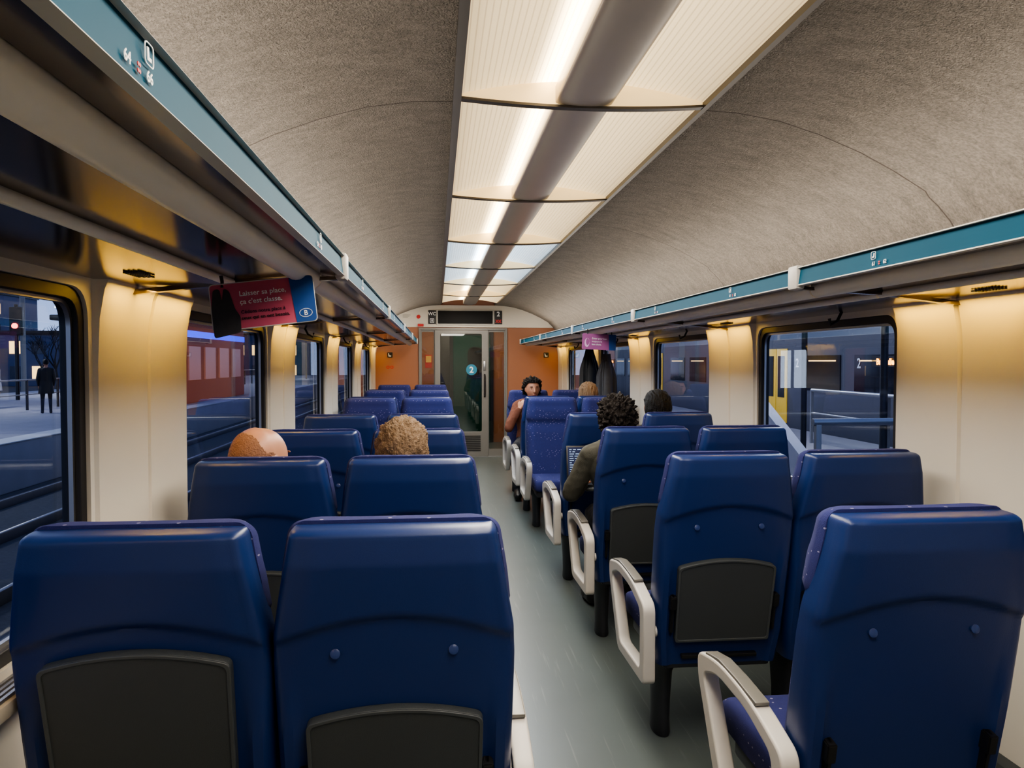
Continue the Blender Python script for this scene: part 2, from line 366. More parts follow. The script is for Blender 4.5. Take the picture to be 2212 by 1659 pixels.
for k in range(8):
    cool=k in(4,5)
    t=thing('ceiling_light','cool white ribbed ceiling light module with grey centre rail' if cool else 'warm glowing ribbed ceiling light module with grey centre rail','ceiling light',(XC,-.43+LN*k,0),group='ceiling light strip')
    for me in (dmc if cool else dm): ob('light_diffuser',me,t)
    ob('divider_plate',plate,t); ob('divider_trim',ptrim,t); ob('side_frame',fm[-1],t); ob('side_frame',fm[1],t)
    ob('centre_rail',spine,t); ob('lamp_housing',housing,t)

# ------------------------------------------------------------ luggage racks
RL=2.15
for sg,x0 in ((-1,2*XC-1.26),(1,1.26)):
    P=lambda d,z:(sg*d,z)
    D=XR-1.26-.005
    panel=[(0.0,1.765),(.07,1.770),(.075,1.782),(.13,1.782),(.135,1.765),(.33,1.752),(.345,1.735),(D,1.728)]
    pm=strip([P(*p) for p in panel],0,RL-.012,.012,M['rackdark'],20)
    rail=prism([P(-.006,1.768),P(.008,1.768),P(.012,1.826),P(.002,1.826)],0,RL-.03,M['teal'])
    edge=bmesh.new()
    for z in (1.764,1.824):
        q=prism([P(-.009,z),P(.012,z),P(.012,z+.004),P(-.006,z+.004)],0,RL-.03,M['whitee']); edge.from_mesh(q)
    edge=bm_to(edge,'edge',M['whitee'])
    tb=tube([(sg*.103,0,1.760),(sg*.103,RL-.012,1.760)],.032,M['rackcream'],20)
    tb2=tube([(sg*.338,0,1.742),(sg*.338,RL-.012,1.742)],.013,M['rackcream'],12)
    clip=box(min(-sg*.014,sg*.02),max(-sg*.014,sg*.02),RL-.075,RL-.006,1.752,1.836,M['cream'],.009)
    arm=prism([P(.01,1.755),P(.33,1.738),P(D,1.700),P(D,1.715),P(.33,1.752),P(.01,1.766)],RL-.04,RL-.012,M['rackdark'])
    grille=boxes([(min(sg*(.47+.012*j),sg*(.475+.012*j)),max(sg*(.47+.012*j),sg*(.475+.012*j)),1.75+.014*i,1.757+.014*i,1.726,1.731) for j in range(4) for i in range(8)],M['trayrim'])
    for k in range(6):
        y=-1.9+RL*k+ (0 if sg<0 else .15)
        if y+RL>YE: continue
        t=thing('luggage_rack','overhead luggage rack section with teal front rail and smoked brown underside','luggage rack',(x0,y,0),group='overhead racks along the window wall')
        ob('rack_shelf',pm,t); ob('front_rail',rail,t); ob('rail_edge',edge,t); ob('cream_tube',tb,t,label='cream rounded tube'); ob('rear_tube',tb2,t)
        ob('rail_clip',clip,t); ob('support_arm',arm,t); ob('vent_slots',grille,t)
        R=Matrix(((0,0,1,0),(1,0,0,0),(0,1,0,0),(0,0,0,1))) if sg<0 else Matrix(((0,0,-1,0),(-1,0,0,0),(0,1,0,0),(0,0,0,1)))
        dr=1 if sg<0 else -1
        for w_,yy in enumerate((.50,1.60)):
            n0=(64 if sg<0 else 71)-10*(k-1)-(w_*10 if sg>0 else 0)
            if sg<0 and w_: n0-=6
            a,b=(str(n0),str(n0+2)) if sg<0 else (str(n0),str(n0+1))
            ob('seat_number',text(a,.016,M['white'],R,'CENTER',.0002),t,(-sg*.0075,yy-dr*.027,1.776))
            ob('seat_number',text(b,.016,M['white'],R,'CENTER',.0002),t,(-sg*.0075,yy+dr*.027,1.776))
            ob('seat_symbol',text('::',.018,M['red'],R,'CENTER',.001),t,(-sg*.0075,yy,1.777))
            ob('window_symbol',flat(rrect(yy+.02,yy+.043,1.794,1.817,.006),[rrect(yy+.0212,yy+.0418,1.7952,1.8158,.005)],.001,M['white'],'YZ'),t,(-sg*.0055,0,0))
            ob('seat_symbol',flat([(yy+.027,1.799),(yy+.037,1.799),(yy+.037,1.803),(yy+.031,1.803),(yy+.030,1.812),(yy+.026,1.812)],[],.001,M['white'],'YZ'),t,(-sg*.0055,0,0))
        ob('coat_hook',tube([(sg*(D-.03),.75,1.73),(sg*(D-.05),.75,1.69),(sg*(D-.085),.75,1.67),(sg*(D-.09),.75,1.70)],.007,M['black']),t)

# lamps: pillar washers, added ceiling fill above the racks, ceiling strip
def area(loc,rot,sx,sy,e,col,name='lamp'):
    L=bpy.data.lights.new(name,'AREA'); L.shape='RECTANGLE'; L.size=sx; L.size_y=sy; L.energy=e; L.color=col
    o=bpy.data.objects.new(name,L); COL.objects.link(o); o.location=loc; o.rotation_euler=rot; return o
for x,sg in ((XL,1),(XR,-1)):
    for k in range(-1,5):
        yc=2.93+2.15*k-.395
        if k==4: yc=11.05
        area((x+sg*.085,yc,1.715),(0,math.radians(8)*sg,0),.025,.7,2.2,(1,.58,.07),'rack_lamp')
    area((x+sg*.34,5.0,1.84),(0,math.radians(180-4*sg),0),.3,12.6,44 if sg<0 else 56,(1,.91,.80),'ceiling_fill')  # unseen uplight added over each rack to brighten the ceiling felt
for k in range(8):
    area((XC,-.43+LN*(k+.5),2.31),(0,0,0),.7,1.3,24,(1,.93,.83) if k not in(4,5) else (.88,.94,1),'strip_lamp')

# ------------------------------------------------------------ seat meshes
KW=1.06
Wt=[(.33,.226*KW),(.45,.240*KW),(.85,.245*KW),(.93,.241*KW),(1.0,.229*KW),(1.15,.203*KW)]
Rt=[(.33,.15),(.9,.038),(1.08,.004),(1.16,.004)]
def shell():
    zs=[.33+(.86-.33)*i/12 for i in range(12)]+[.86+(1.139-.86)*i/34 for i in range(34)]
    prm=[(z,0) for z in zs]+[(1.139+.015*math.sin(a),a) for a in [math.pi/2*i/7 for i in range(8)]]
    rings=[];N=36
    for z,a in prm:
        hw=interp(z,Wt)-.011*(1-math.cos(a)) ; yr=interp(z,Rt)+.016*(1-math.cos(a))
        r=[]
        for i in range(N+1):
            s=-1+2*i/N; s=math.copysign(1-(1-abs(s))**1.45,s)
            e=max(0,(abs(s)-.93)/.07); y=yr+.03*(1-math.sqrt(max(0,1-e*e)))+.006*sstep((abs(s)-.72)/.2)
            zl=.905+.06*(1-s*s)
            k=sstep((z-zl)/.014+.5)
            y-=.009*k*(1-e*.6)*math.cos(a)+.003*(1-s*s)*k
            k2=sstep((.90-z)/.25)*sstep((abs(s)-.78)/.05)
            y-=.014*k2*(1-e)
            r.append(Vector((hw*s,y,z)))
        for i in range(9): r.append(Vector((hw*(1-2*i/8),interp(z,Rt)+.085-.02*(1-math.cos(a)),z)))
        rings.append(r)
    return loft(rings,M['plastic'],'shell',35)
def backcushion():
    rings=[];N=20
    prm=[(.43+(.70)*i/36,0) for i in range(37)]+[(1.13+.032*math.sin(a),a) for a in [math.pi/2*i/6 for i in range(1,7)]]
    for z,a in prm:
        hw=KW*interp(z,[(.4,.225),(.5,.236),(.88,.240),(.925,.226),(.945,.226),(.965,.239),(1.04,.231),(1.17,.210)])-.03*(1-math.cos(a))
        th=interp(z,[(.43,.10),(.55,.095),(.85,.085),(.92,.07),(.94,.07),(.965,.09),(1.05,.095),(1.13,.08),(1.17,.06)])*(.45+.55*math.cos(a))
        yb=interp(z,Rt)+.065; r=[]
        for i in range(N+1):
            s=1-2*i/N; e=max(0,(abs(s)-.75)/.25)
            y=yb+th*math.sqrt(max(0,1-e*e*.95))+.02*abs(s)**3*(1-e)
            r.append(Vector((hw*s,y,z)))
        r.append(Vector((-hw*.97,yb,z))); r.append(Vector((hw*.97,yb,z)))
        rings.append(r)
    return loft(rings,M['fabric'],'cushion',50)
def seatcushion():
    rings=[];N=24
    for y,k in [(.17,.7),(.20,1),(.3,1),(.42,1),(.54,1),(.61,.98),(.645,.85),(.66,.6)]:
        r=[]
        for i in range(N):
            a=2*math.pi*i/N; cx=math.copysign(abs(math.cos(a))**.35,math.cos(a)); sz=math.copysign(abs(math.sin(a))**.5,math.sin(a))
            r.append(Vector((.240*cx*(.9+.1*k),y,.415+.058*sz*k+(.012*abs(cx)**4 if sz>0 else 0))))
        rings.append(r)
    return loft(rings,M['fabric'],'seatc',60)
SH=shell(); BC=backcushion(); SC=seatcushion()
PAN=box(-.215,.215,.15,.60,.31,.365,M['leg'],.015)
def legmesh():
    rings=[]
    for z,rx,ry in [(0,.034,.066),(.012,.037,.072),(.06,.034,.068),(.15,.036,.07),(.27,.042,.09),(.33,.07,.13)]:
        rings.append([Vector((rx*math.cos(2*math.pi*i/20),.30+ry*math.sin(2*math.pi*i/20),z)) for i in range(20)])
    return loft(rings,M['leg'],'leg',50)
LEG=legmesh()
def traymesh(h=.33,w=.188):
    pts=[(-w+.004,0),(w-.004,0),(w,h-.025)]+[(w*(1-2*i/12),h-.025+.028*(1-(1-2*i/12)**2)) for i in range(1,12)]+[(-w,h-.025)]
    pts=roundpoly(pts,[.012,.012,.022]+[0]*(len(pts)-4)+[.022])
    a=flat(pts,[],.024,M['tray'],'XZ',bev=.004)
    ins=[(p[0]*.955,.009+p[1]*.95) for p in pts]
    b=flat(pts,[ins],.005,M['trayrim'],'XZ',bev=.0015,off=-.013)
    return a,b
TR,TRR=traymesh()
BRKS=[boxes([(s*.2-.012,s*.2+.012,-.03,.005,.14,.19),(s*.199-.0065,s*.199+.0065,-.022,.005,.04,.19)],M['black'],.003) for s in (-1,1)]
BAR=box(-.15,.15,-.018,.012,-.075,-.06,M['black'],.004)
SCR=tube([(0,0,0),(0,-.004,0),(0,-.0055,0)],[.0105,.0105,.007],M['screw'],16)
def armmesh():
    out=roundpoly([(.095,.275),(.50,.265),(.655,.54),(.66,.61),(.50,.642),(.28,.632),(.095,.58)],[.025,.04,.03,.045,.1,.1,.04])
    hole=roundpoly([(.152,.322),(.458,.312),(.610,.562),(.50,.600),(.30,.592),(.152,.55)],[.025,.03,.035,.05,.05,.035])
    a=flat(out,[hole],.048,M['cream'],'YZ',bev=.007)
    pd=[(.25,.625),(.38,.635),(.50,.636),(.60,.618),(.60,.629),(.50,.647),(.38,.645),(.25,.635)]
    b=flat(roundpoly(pd,.003),[],.038,M['pad'],'YZ',bev=.002)
    return a,b
AR,ARP=armmesh()
AXL=tube([(.03,.13,.47),(-.0,.13,.47)],.02,M['cream'],16)
SLOPE=math.atan(.112/.57)
def seat(x,y,face,side,tray=True,arm=True,label=None,detail=True,trayz=0.0,brackets=True,folded=None,group='blue train seats'):
    t=thing('passenger_chair',label or ('blue plastic-backed train seat with dark grey folding tray' if face>0 else 'blue train seat with small white dash pattern on the upholstery'),'train seat',(x,y,0),(0,0,0 if face>0 else math.pi),group=group)
    ob('backrest_shell',SH,t); ob('backrest_cushion',BC,t,label='blue patterned fabric'); ob('seat_cushion',SC,t,label='blue patterned fabric'); ob('seat_pan',PAN,t)
    ob('leg',LEG,t,(side*.18,0,0))
    if detail:
        for dx in (-.124,.124): ob('screw_cap',SCR,t,(dx,.040,.885),(-SLOPE,0,0))
        if tray:
            z=.435+trayz; yy=interp(z,Rt)-.012
            tr=ob('tray_table',TR,t,(0,yy,z),(SLOPE,0,0),label='dark grey folded tray'); ob('tray_rim',TRR,tr)
        if brackets:
            z=.435; yy=interp(z,Rt)-.0
            for q in BRKS: ob('tray_bracket',q,t,(0,yy,z),(SLOPE,0,0))
            ob('tray_bar',BAR,t,(0,yy,z),(SLOPE,0,0))
        if folded:
            ob('tray_table',box(-.19,.19,-.36,.03,.715,.735,M['tray'],.006),t,label='dark grey tray folded down flat')
    if arm:
        a=ob('armrest',AR,t,(side*.285,0,0),label='cream plastic loop armrest'); ob('armrest_pad',ARP,a)
        ob('armrest_mount',AXL,t,(side*.25-(.0 if side>0 else .03),0,0))
    return t
LA,LW,RA,RW=-.090,-.610,1.080,1.600
rows=[1.53,2.60,3.68,4.73]
for i,y in enumerate(rows):
    seat(LA,y,1,1)
    if i==0: seat(LW,y,1,1,arm=False,trayz=.15,label='blue plastic-backed train seat with raised grey tray beside the window')
    else: seat(LW,y,1,1,arm=False)
    if i==0: seat(RA+.025,y,1,-1,tray=False,label='blue plastic-backed train seat with empty tray brackets')
    elif i==3: seat(RA,y,1,-1,tray=False,folded=True,label='blue plastic-backed train seat with tray folded down under a laptop')
    else: seat(RA,y,1,-1)
    if i: seat(RW,y,1,-1,arm=False)
for y,f in ((6.97,-1),(7.10,1),(8.80,-1)):
    seat(LA,y,f,f*1,detail=False); seat(LW,y,f,f*1,arm=False,detail=False)
    seat(RA,y,f,-f*1,detail=False); seat(RW,y,f,-f*1,arm=False,detail=False)
for y,f in ((8.93,1),(10.9,-1)):
    seat(LA,y,f,f*1,detail=False); seat(LW,y,f,f*1,arm=False,detail=False)

# ------------------------------------------------------------ hanging signs
def logoB(m1,parent,x,z,s):
    el=[(x+s*math.cos(k*.2618),z+s*.68*math.sin(k*.2618)) for k in range(24)]
    el2=[(x+s*.92*math.cos(k*.2618),z+s*.61*math.sin(k*.2618)) for k in range(24)]
    ob('logo_oval',flat(el,[el2],.001,m1,'XZ'),parent,(0,-.004,0))
    ob('logo_letter',text('B',s*1.1,m1,PL['XZ'],'CENTER',.0002),parent,(x,-.0045,z-s*.38))
t=thing('hanging_sign','pink hanging courtesy sign with white French lettering and blue end','sign',(-.48,2.13,1.662),(math.radians(-8),math.radians(-7),math.radians(3)))
ob('sign_panel',flat(rrect(-.14,.14,-.065,.065,.012),[],.004,M['pink'],'XZ'),t)
ob('sign_end',flat(roundpoly([(.085,-.065),(.14,-.065),(.14,.065),(.075,.065)],[0,.012,.012,0]),[],.001,M['signblue'],'XZ'),t,(0,-.003,0),label='blue end band')
ob('sign_edge',flat(rrect(-.1415,.1415,-.0665,.0665,.013),[rrect(-.139,.139,-.064,.064,.011)],.0045,M['whitee'],'XZ'),t)
ob('seat_print',flat(roundpoly([(-.138,-.085),(-.066,-.075),(-.064,-.03),(-.076,-.01),(-.088,.045),(-.102,.052),(-.109,.015),(-.113,.052),(-.130,.05),(-.138,.0)],.008),[],.003,M['signdark'],'XZ'),t,(0,-.004,0),label='dark grey seat silhouettes')
for s,z,sz,m in (('Laisser sa place,',.026,.0198,M['white']),("\u00e7a c'est classe.",.003,.0198,M['white']),('C\u00e9dons notre place \u00e0',-.024,.0138,mat('sign_ink',(60,20,50),.6)),('ceux qui en ont besoin.',-.041,.0138,M['black'])):
    ob('lettering',text(s,sz,m,PL['XZ'],'LEFT',.0002),t,(-.062,-.004,z))
logoB(M['white'],t,.112,-.040,.018)
for dx in (-.105,.1):
    ob('hanging_strap',tube([(dx,0,.055),(dx,.006,.075),(dx,.0,.09)],.005,M['black'],8),t)
t=thing('hanging_sign','magenta hanging courtesy sign with white lettering and blue end','sign',(1.33,6.0,1.66),(0,math.radians(3),math.radians(-4)))
ob('sign_panel',flat(rrect(-.14,.14,-.065,.065,.012),[],.004,M['pink2'],'XZ'),t)
ob('sign_end',flat(roundpoly([(.085,-.065),(.14,-.065),(.14,.065),(.075,.065)],[0,.012,.012,0]),[],.001,M['signblue'],'XZ'),t,(0,-.003,0))
ob('sign_swirl',flat([(-.10+.020*math.cos(k*.2618),-.010+.036*math.sin(k*.2618)) for k in range(24)],[[(-.095+.014*math.cos(k*.2618),-.002+.028*math.sin(k*.2618)) for k in range(24)]],.001,mat('pale_pink',(210,170,205),.5),'XZ'),t,(0,-.003,0))
for s,z in (("\u00c9viter pour bien",.02),('toujours le',-.004),('bon choix.',-.028)):
    ob('lettering',text(s,.019,M['white'],PL['XZ'],'LEFT',.0001),t,(-.060,-.004,z))
for dx in (-.1,.1): ob('hanging_strap',tube([(dx,0,.06),(dx,.006,.08),(dx,.0,.10)],.005,M['black'],8),t)

# laptop
t=thing('laptop','open dark laptop with code on the screen standing on the tray','laptop',(RA-.1,4.53,.735),(0,0,0))
ob('laptop_base',box(-.155,.155,-.11,.11,0,.014,mat('laptop_grey',(70,72,76),.35,metal=.7),.004),t)
lid=ob('laptop_screen',box(-.155,.155,0,.008,0,.215,M['black'],.003),t,(0,.112,.012),(math.radians(-12),0,0))
ob('screen_display',box(-.145,.145,-.0015,0,.012,.205,mat('screen_dark_blue',(20,30,60),.3,emit=.6)),lid)
L=[]
for r in range(13):
    xx=-.135
    while xx<.12:
        w=random.uniform(.01,.03); L.append((xx,xx+w,-.003,-.0015,.192-.014*r-.004,.192-.014*r)); xx+=w+.01
        if random.random()<.25: break
ob('screen_text',boxes(L,mat('screen_text',(150,180,220),.3,emit=.6)),lid)
ob('keyboard',boxes([(-.13+.022*i,-.112+.022*i,-.06+.02*j,-.044+.02*j,.014,.016) for i in range(12) for j in range(6)],M['black']),t)

# ------------------------------------------------------------ people
def sph(bm,p,r,sc=(1,1,1),sub=3):
    q=bmesh.ops.create_icosphere(bm,subdivisions=sub,radius=1)
    for v in q['verts']: v.co=Vector((v.co.x*r*sc[0],v.co.y*r*sc[1],v.co.z*r*sc[2]))+Vector(p)
def cone(bm,p0,p1,r0,r1):
    p0=Vector(p0);p1=Vector(p1);t=(p1-p0).normalized(); a=Vector((0,0,1)) if abs(t.z)<.9 else Vector((1,0,0)); u=t.cross(a).normalized(); w=t.cross(u); n=16
    rg=[]
    for p,r in ((p0,r0),(p1,r1)):
        rg.append([bm.verts.new(p+(u*math.cos(2*math.pi*k/n)+w*math.sin(2*math.pi*k/n))*r) for k in range(n)])
    for k in range(n): bm.faces.new((rg[0][k],rg[0][(k+1)%n],rg[1][(k+1)%n],rg[1][k]))
    bm.faces.new(list(reversed(rg[0]))); bm.faces.new(rg[1])
    sph(bm,p0,r0*.998,sub=2); sph(bm,p1,r1*.998,sub=2)
def hand(bm,segs,w,d,up,thumb_side):
    w=Vector(w); d=Vector(d).normalized(); up=Vector(up); up=(up-d*up.dot(d)).normalized(); s=d.cross(up)*thumb_side
    kn=w+d*.085
    for i,(o,l) in enumerate(((.030,.068),(.011,.076),(-.009,.070),(-.028,.056))):
        b=kn+s*o-d*abs(o)*.25
        cone(bm,w+s*o*.5+d*.01,b,.013,.0105)
        m1=b+(d*.9-up*.35).normalized()*l*.55; m2=m1+(d*.45-up*.9).normalized()*l*.5
        cone(bm,b,m1,.0095,.0085); cone(bm,m1,m2,.0085,.007)
        segs.append((b,m2,.012,'skin'))
    tb=w+d*.03+s*.028; t1=tb+(d*.7+s*.7).normalized()*.038; t2=t1+(d*.95+s*.1-up*.2).normalized()*.03
    cone(bm,w+d*.012+s*.012,tb,.014,.013); cone(bm,tb,t1,.0125,.010); cone(bm,t1,t2,.010,.008)
    segs.append((w,kn,.03,'skin')); segs.append((tb,t2,.012,'skin'))
def person(x,y,face,skin,top,bottom,hair,label,style='short',hx=0,hz=0,hy=0,arms=None,hscale=1.05,headrot=0,feet=None,tilt=0):
    t=thing('person',label,'person',(x,y,0),(0,0,0 if face>0 else math.pi))
    bm=bmesh.new(); segs=[]
    def seg(a,b,ra,rb,lab):
        cone(bm,a,b,ra,rb); segs.append((Vector(a),Vector(b),(ra+rb)/2,lab))
    hip=Vector((0,.33,.565)); chest=Vector((hx*.6,.29+hy*.5,.88+hz*.7)); nb=Vector((hx*.85,.275+hy*.8,1.02+hz)); hd=Vector((hx,.30+hy,1.175+hz))
    ringsdata=[(.475,.14,.10,0),(.52,.175,.125,0),(.60,.17,.125,.15),(.70,.152,.115,.4),(.80,.168,.118,.65),(.90,.188,.118,.9),(.96,.185,.105,1),(1.0,.150,.085,1.05),(1.03,.085,.065,1.1),(1.05,.055,.055,1.12)]
    rg=[]
    for z,rx,ry,k in ringsdata:
        cx=hx*.75*k; cy=.33+(-.055+hy*.7)*k; zz=z+hz*min(1,max(0,k))
        rg.append([bm.verts.new((cx+rx*math.cos(2*math.pi*i/24),cy+ry*math.sin(2*math.pi*i/24),zz)) for i in range(24)])
    for i in range(len(rg)-1):
        for k in range(24): bm.faces.new((rg[i][k],rg[i][(k+1)%24],rg[i+1][(k+1)%24],rg[i+1][k]))
    bm.faces.new(list(reversed(rg[0]))); bm.faces.new(rg[-1])
    segs+= [(hip,Vector((hx*.3,.3,.72)),.14,'top'),(Vector((hx*.3,.3,.72)),chest,.14,'top'),(chest+Vector((-.1,0,.06)),chest+Vector((.1,0,.06)),.10,'top')]
    seg(nb+Vector((0,.0,-.02)),hd+Vector((0,-.015,-.04)),.056,.054,'skin')
    for s in (-1,1):
        sh=Vector((hx*.8+s*.165,.28+hy*.75,.975+hz)); 
        if arms and s in arms: el,wr,hdir,hup=arms[s]; el=Vector(el); wr=Vector(wr)
        else: el=Vector((s*.225,.36,.74)); wr=Vector((s*.13,.56,.665)); hdir=(-s*.2,1,-.1); hup=(0,0,1)
        seg(nb+Vector((s*.03,0,0)),sh,.055,.058,'top'); seg(sh,el,.055,.043,'top'); seg(el,wr,.043,.030,'top')
        w2=wr+Vector(hdir).normalized()*.015; cone(bm,wr,w2,.028,.024); segs.append((w2,w2+Vector(hdir).normalized()*.03,.03,'skin'))
        hand(bm,segs,w2,hdir,hup,-s)
        kn=Vector((s*.115,.745,.565)); an=Vector((s*.125,.80,.10)); toe=Vector((s*.135,.93,.045))
        if feet and s in feet: kn,an,toe=[Vector(v) for v in feet[s]]
        seg(hip+Vector((s*.085,0,-.005)),kn,.085,.062,'bottom'); seg(kn,kn.lerp(an,.35),.060,.056,'bottom'); seg(kn.lerp(an,.35),an,.056,.038,'bottom')
        seg(an+Vector((0,0,-.02)),toe,.043,.036,'shoe'); seg(an+Vector((0,-.03,-.055)),toe,.04,.036,'shoe')
    RH=Matrix.Rotation(headrot,3,'Z')@Matrix.Rotation(tilt,3,'X'); hs=hscale
    hb=bmesh.new(); sph(hb,(0,0,0),1,sub=4)
    for v in hb.verts:
        p=v.co.copy(); q=Vector((p.x*.076,p.y*.096,p.z*.116))
        if p.z<0:
            k=-p.z; q.x*=1-.28*k*k; q.y=q.y*(1-.22*k)+ .018*k
        if p.z>0: q.z*=1-.10*p.z*p.z; q.x*=1+.05*p.z
        if p.y>.3: q.y-= .006*(p.y-.3)
        if p.y<0: q.z+= .004
        for s in (-1,1):
            dd=((p.x-s*.42)**2+(p.z-.02)**2)
            if p.y>0: q.y-=.010*math.exp(-dd/.02)
        if p.y>0: q.y+=.006*math.exp(-((p.z+.5)**2)/.01-(p.x**2)/.06)
        v.co=q
    cone(hb,(0,.088,.012),(0,.106,-.028),.008,.013)
    for s in (-1,1):
        sph(hb,(s*.077,-.002,-.005),1,(.010,.019,.031),2); sph(hb,(s*.008,.100,-.032),1,(.008,.008,.007),2)
    sph(hb,(0,.088,-.06),1,(.022,.008,.007),2); sph(hb,(0,.082,-.098),1,(.018,.014,.013),2)
    for v in hb.verts: v.co=hd+RH@(v.co*hs)
    hm=bpy.data.meshes.new('h'); hb.to_mesh(hm); hb.free(); bm.from_mesh(hm)
    segs.append((hd+Vector((0,0,-.05)),hd+Vector((0,0,.05)),.09,'skin'))
    me=bpy.data.meshes.new('b'); bm.to_mesh(me); bm.free()
    o=bpy.data.objects.new('tmpb',me); COL.objects.link(o)
    rm=o.modifiers.new('r','REMESH'); rm.mode='VOXEL'; rm.voxel_size=.0068; rm.use_smooth_shade=True
    sm=o.modifiers.new('s','SMOOTH'); sm.factor=.5; sm.iterations=3
    dg=bpy.context.evaluated_depsgraph_get(); dg.update()
    body=bpy.data.meshes.new_from_object(o.evaluated_get(dg)); bpy.data.objects.remove(o)
    body.materials.clear(); body.materials.append(skin); body.polygons.foreach_set('use_smooth',[True]*len(body.polygons))
    ob('body',body,t)
    nv=len(body.vertices); co=np.empty(nv*3); body.vertices.foreach_get('co',co); co=co.reshape(-1,3)
    no=np.empty(nv*3); body.vertices.foreach_get('normal',no); no=no.reshape(-1,3)
    best=np.full(nv,1e9); lab=np.zeros(nv,int); names=['skin','top','bottom','shoe']
    for a,b,r,ln in segs:
        a=np.array(a);b=np.array(b);d=b-a; tt=np.clip(((co-a)@d)/(d@d+1e-9),0,1); ds=np.linalg.norm(co-(a+tt[:,None]*d),axis=1)-r
        m=ds<best; best[m]=ds[m]; lab[m]=names.index(ln)
    lab[(co[:,2]>1.045+hz)&(lab==1)&(np.abs(co[:,0]-hx)<.075)&(co[:,1]<.5)&(co[:,1]>.1)]=0
    faces=[tuple(p.vertices) for p in body.polygons]
    def cloth_mesh(nm,m,inf,sel):
        fs=[f for f in faces if sum(bool(sel[v]) for v in f)>=2]
        if not fs: return
        used=sorted({v for f in fs for v in f}); mp={v:i for i,v in enumerate(used)}
        vv=[]
        for v in used:
            p=Vector(co[v]); w=inf+.006*noise.noise(p*14)+.003*noise.noise(p*40)
            vv.append(p+Vector(no[v])*w)
        me=bpy.data.meshes.new(nm); me.from_pydata(vv,[],[tuple(mp[v] for v in f) for f in fs]); me.materials.append(m); me.polygons.foreach_set('use_smooth',[True]*len(me.polygons))
        ob(nm,me,t)
    cloth_mesh('jacket',top,.009,lab==1); cloth_mesh('trousers',bottom,.006,lab==2)
    cloth_mesh('shoe',M['black'],.006,(lab==3)&(co[:,0]<0)); cloth_mesh('shoe',M['black'],.006,(lab==3)&(co[:,0]>=0))
    for s in (-1,1):
        b2=bmesh.new(); sph(b2,(0,0,0),.0112,sub=3); e=ob('eye',bm_to(b2,'eye',[EYE]),t,tuple(hd+RH@(Vector((s*.031,.0665,.003))*hs)))
        b2=bmesh.new(); sph(b2,(0,0,0),.0068,sub=2); ob('iris',bm_to(b2,'iris',[M['black']]),e,tuple(RH@Vector((0,.0068,0))))
        b2=bmesh.new(); sph(b2,(0,0,0),1,(.017,.005,.0045),2); ob('eyebrow',bm_to(b2,'brow',[hair]),t,tuple(hd+RH@(Vector((s*.032,.084,.027))*hs)),(0,0,headrot-s*.25))
    b2=bmesh.new(); sph(b2,(0,0,0),1,(.021,.005,.004),2); ob('lips',bm_to(b2,'lips',[LIP]),t,tuple(hd+RH@(Vector((0,.096,-.06))*hs)),(0,0,headrot))
    b2=bmesh.new(); bmesh.ops.create_icosphere(b2,subdivisions=6,radius=1); dl=[]
    for v in b2.verts:
        p=v.co.copy()
        thr= -.05+ .62*sstep((p.y+.25)/.9)
        if style!='bald' and p.y<-.1: thr=-.55
        if style=='long' and p.y<.2: thr=-.95
        nn=.06*noise.noise(p*5)
        if style=='bald': keep=p.z>-.55 and ((p.y<-.28+nn-.5*max(0,p.z-.3)) or (p.z<.30+nn and p.y<.05))
        else: keep=p.z>thr
        q=Vector((p.x*.080,p.y*.100,p.z*.120))
        if p.z<0: q.x*=1-.16*p.z*p.z
        if p.z>0: q.z*=1-.10*p.z*p.z; q.x*=1+.05*p.z
        if style=='curly':
            n_=abs(noise.noise(p*5.5))*.040+abs(noise.noise(p*11+Vector((3,1,2))))*.018; off=.012+n_
        elif style=='messy':
            off=.008+.010*noise.noise(Vector((p.x*4,p.y*4,p.z*4)))+.005*noise.noise(Vector((p.x*34,p.y*12,p.z*7)))+.004*noise.noise(Vector((p.x*60,p.y*22,p.z*14)))
        elif style=='bald': off=.0006+.0012*noise.noise(p*40)
        elif style=='long': off=.014+.01*noise.noise(Vector((p.x*10,p.y*10,p.z*1.5)))+(.012*max(0,-p.z))
        else: off=.008+.006*noise.noise(Vector((p.x*12,p.y*3,p.z*4)))
        if style!='bald': off*=min(1,.3+max(0,(p.z-thr))*4)
        if style=='bald':
            q=Vector((p.x*.0765,p.y*.0965,p.z*.1165)); q.x*=(1-.28*p.z*p.z if p.z<0 else 1+.05*p.z)
            if p.z>0: q.z*=1-.10*p.z*p.z
            if p.y<0: q.z+=.004
        v.co=hd+RH@((q+p*off)*hs)
        if not keep: dl.append(v)
    bmesh.ops.delete(b2,geom=dl,context='VERTS')
    ob('hair',bm_to(b2,'hair',[hair],ang=180),t)
    return t
EYE=mat('eye_white',(190,184,176),.3); LIP=mat('lips',(140,76,68),.5)
SK1=mat('skin_tan',(178,130,106),.42,var=.18,scale=22); SK2=mat('skin_light',(168,118,92),.55,var=.12,scale=25)
def hairmat(n_,rgb,r=.6,v=.5): return mat(n_,rgb,r,var=v,scale=90,bump=.8,bscale=180,spec=.25)
H1=hairmat('hair_brown_stubble',(140,102,82),.6,.3); H2=hairmat('hair_greying_sandy',(122,100,78)); H3=hairmat('hair_dark_curly',(26,20,17)); H4=hairmat('hair_black',(14,12,12)); H5=hairmat('hair_blond',(126,100,74))
def cloth(n_,rgb): return mat(n_,rgb,.85,var=.2,scale=30,bump=.3,bscale=300)
OL=cloth('jacket_olive',(58,57,48)); NV=cloth('jumper_navy',(36,42,62)); BRN=cloth('jacket_rust_brown',(104,60,42)); GR=cloth('coat_grey',(56,56,60)); JN=cloth('trousers_dark',(28,28,34)); DK=cloth('jacket_black',(22,22,26))
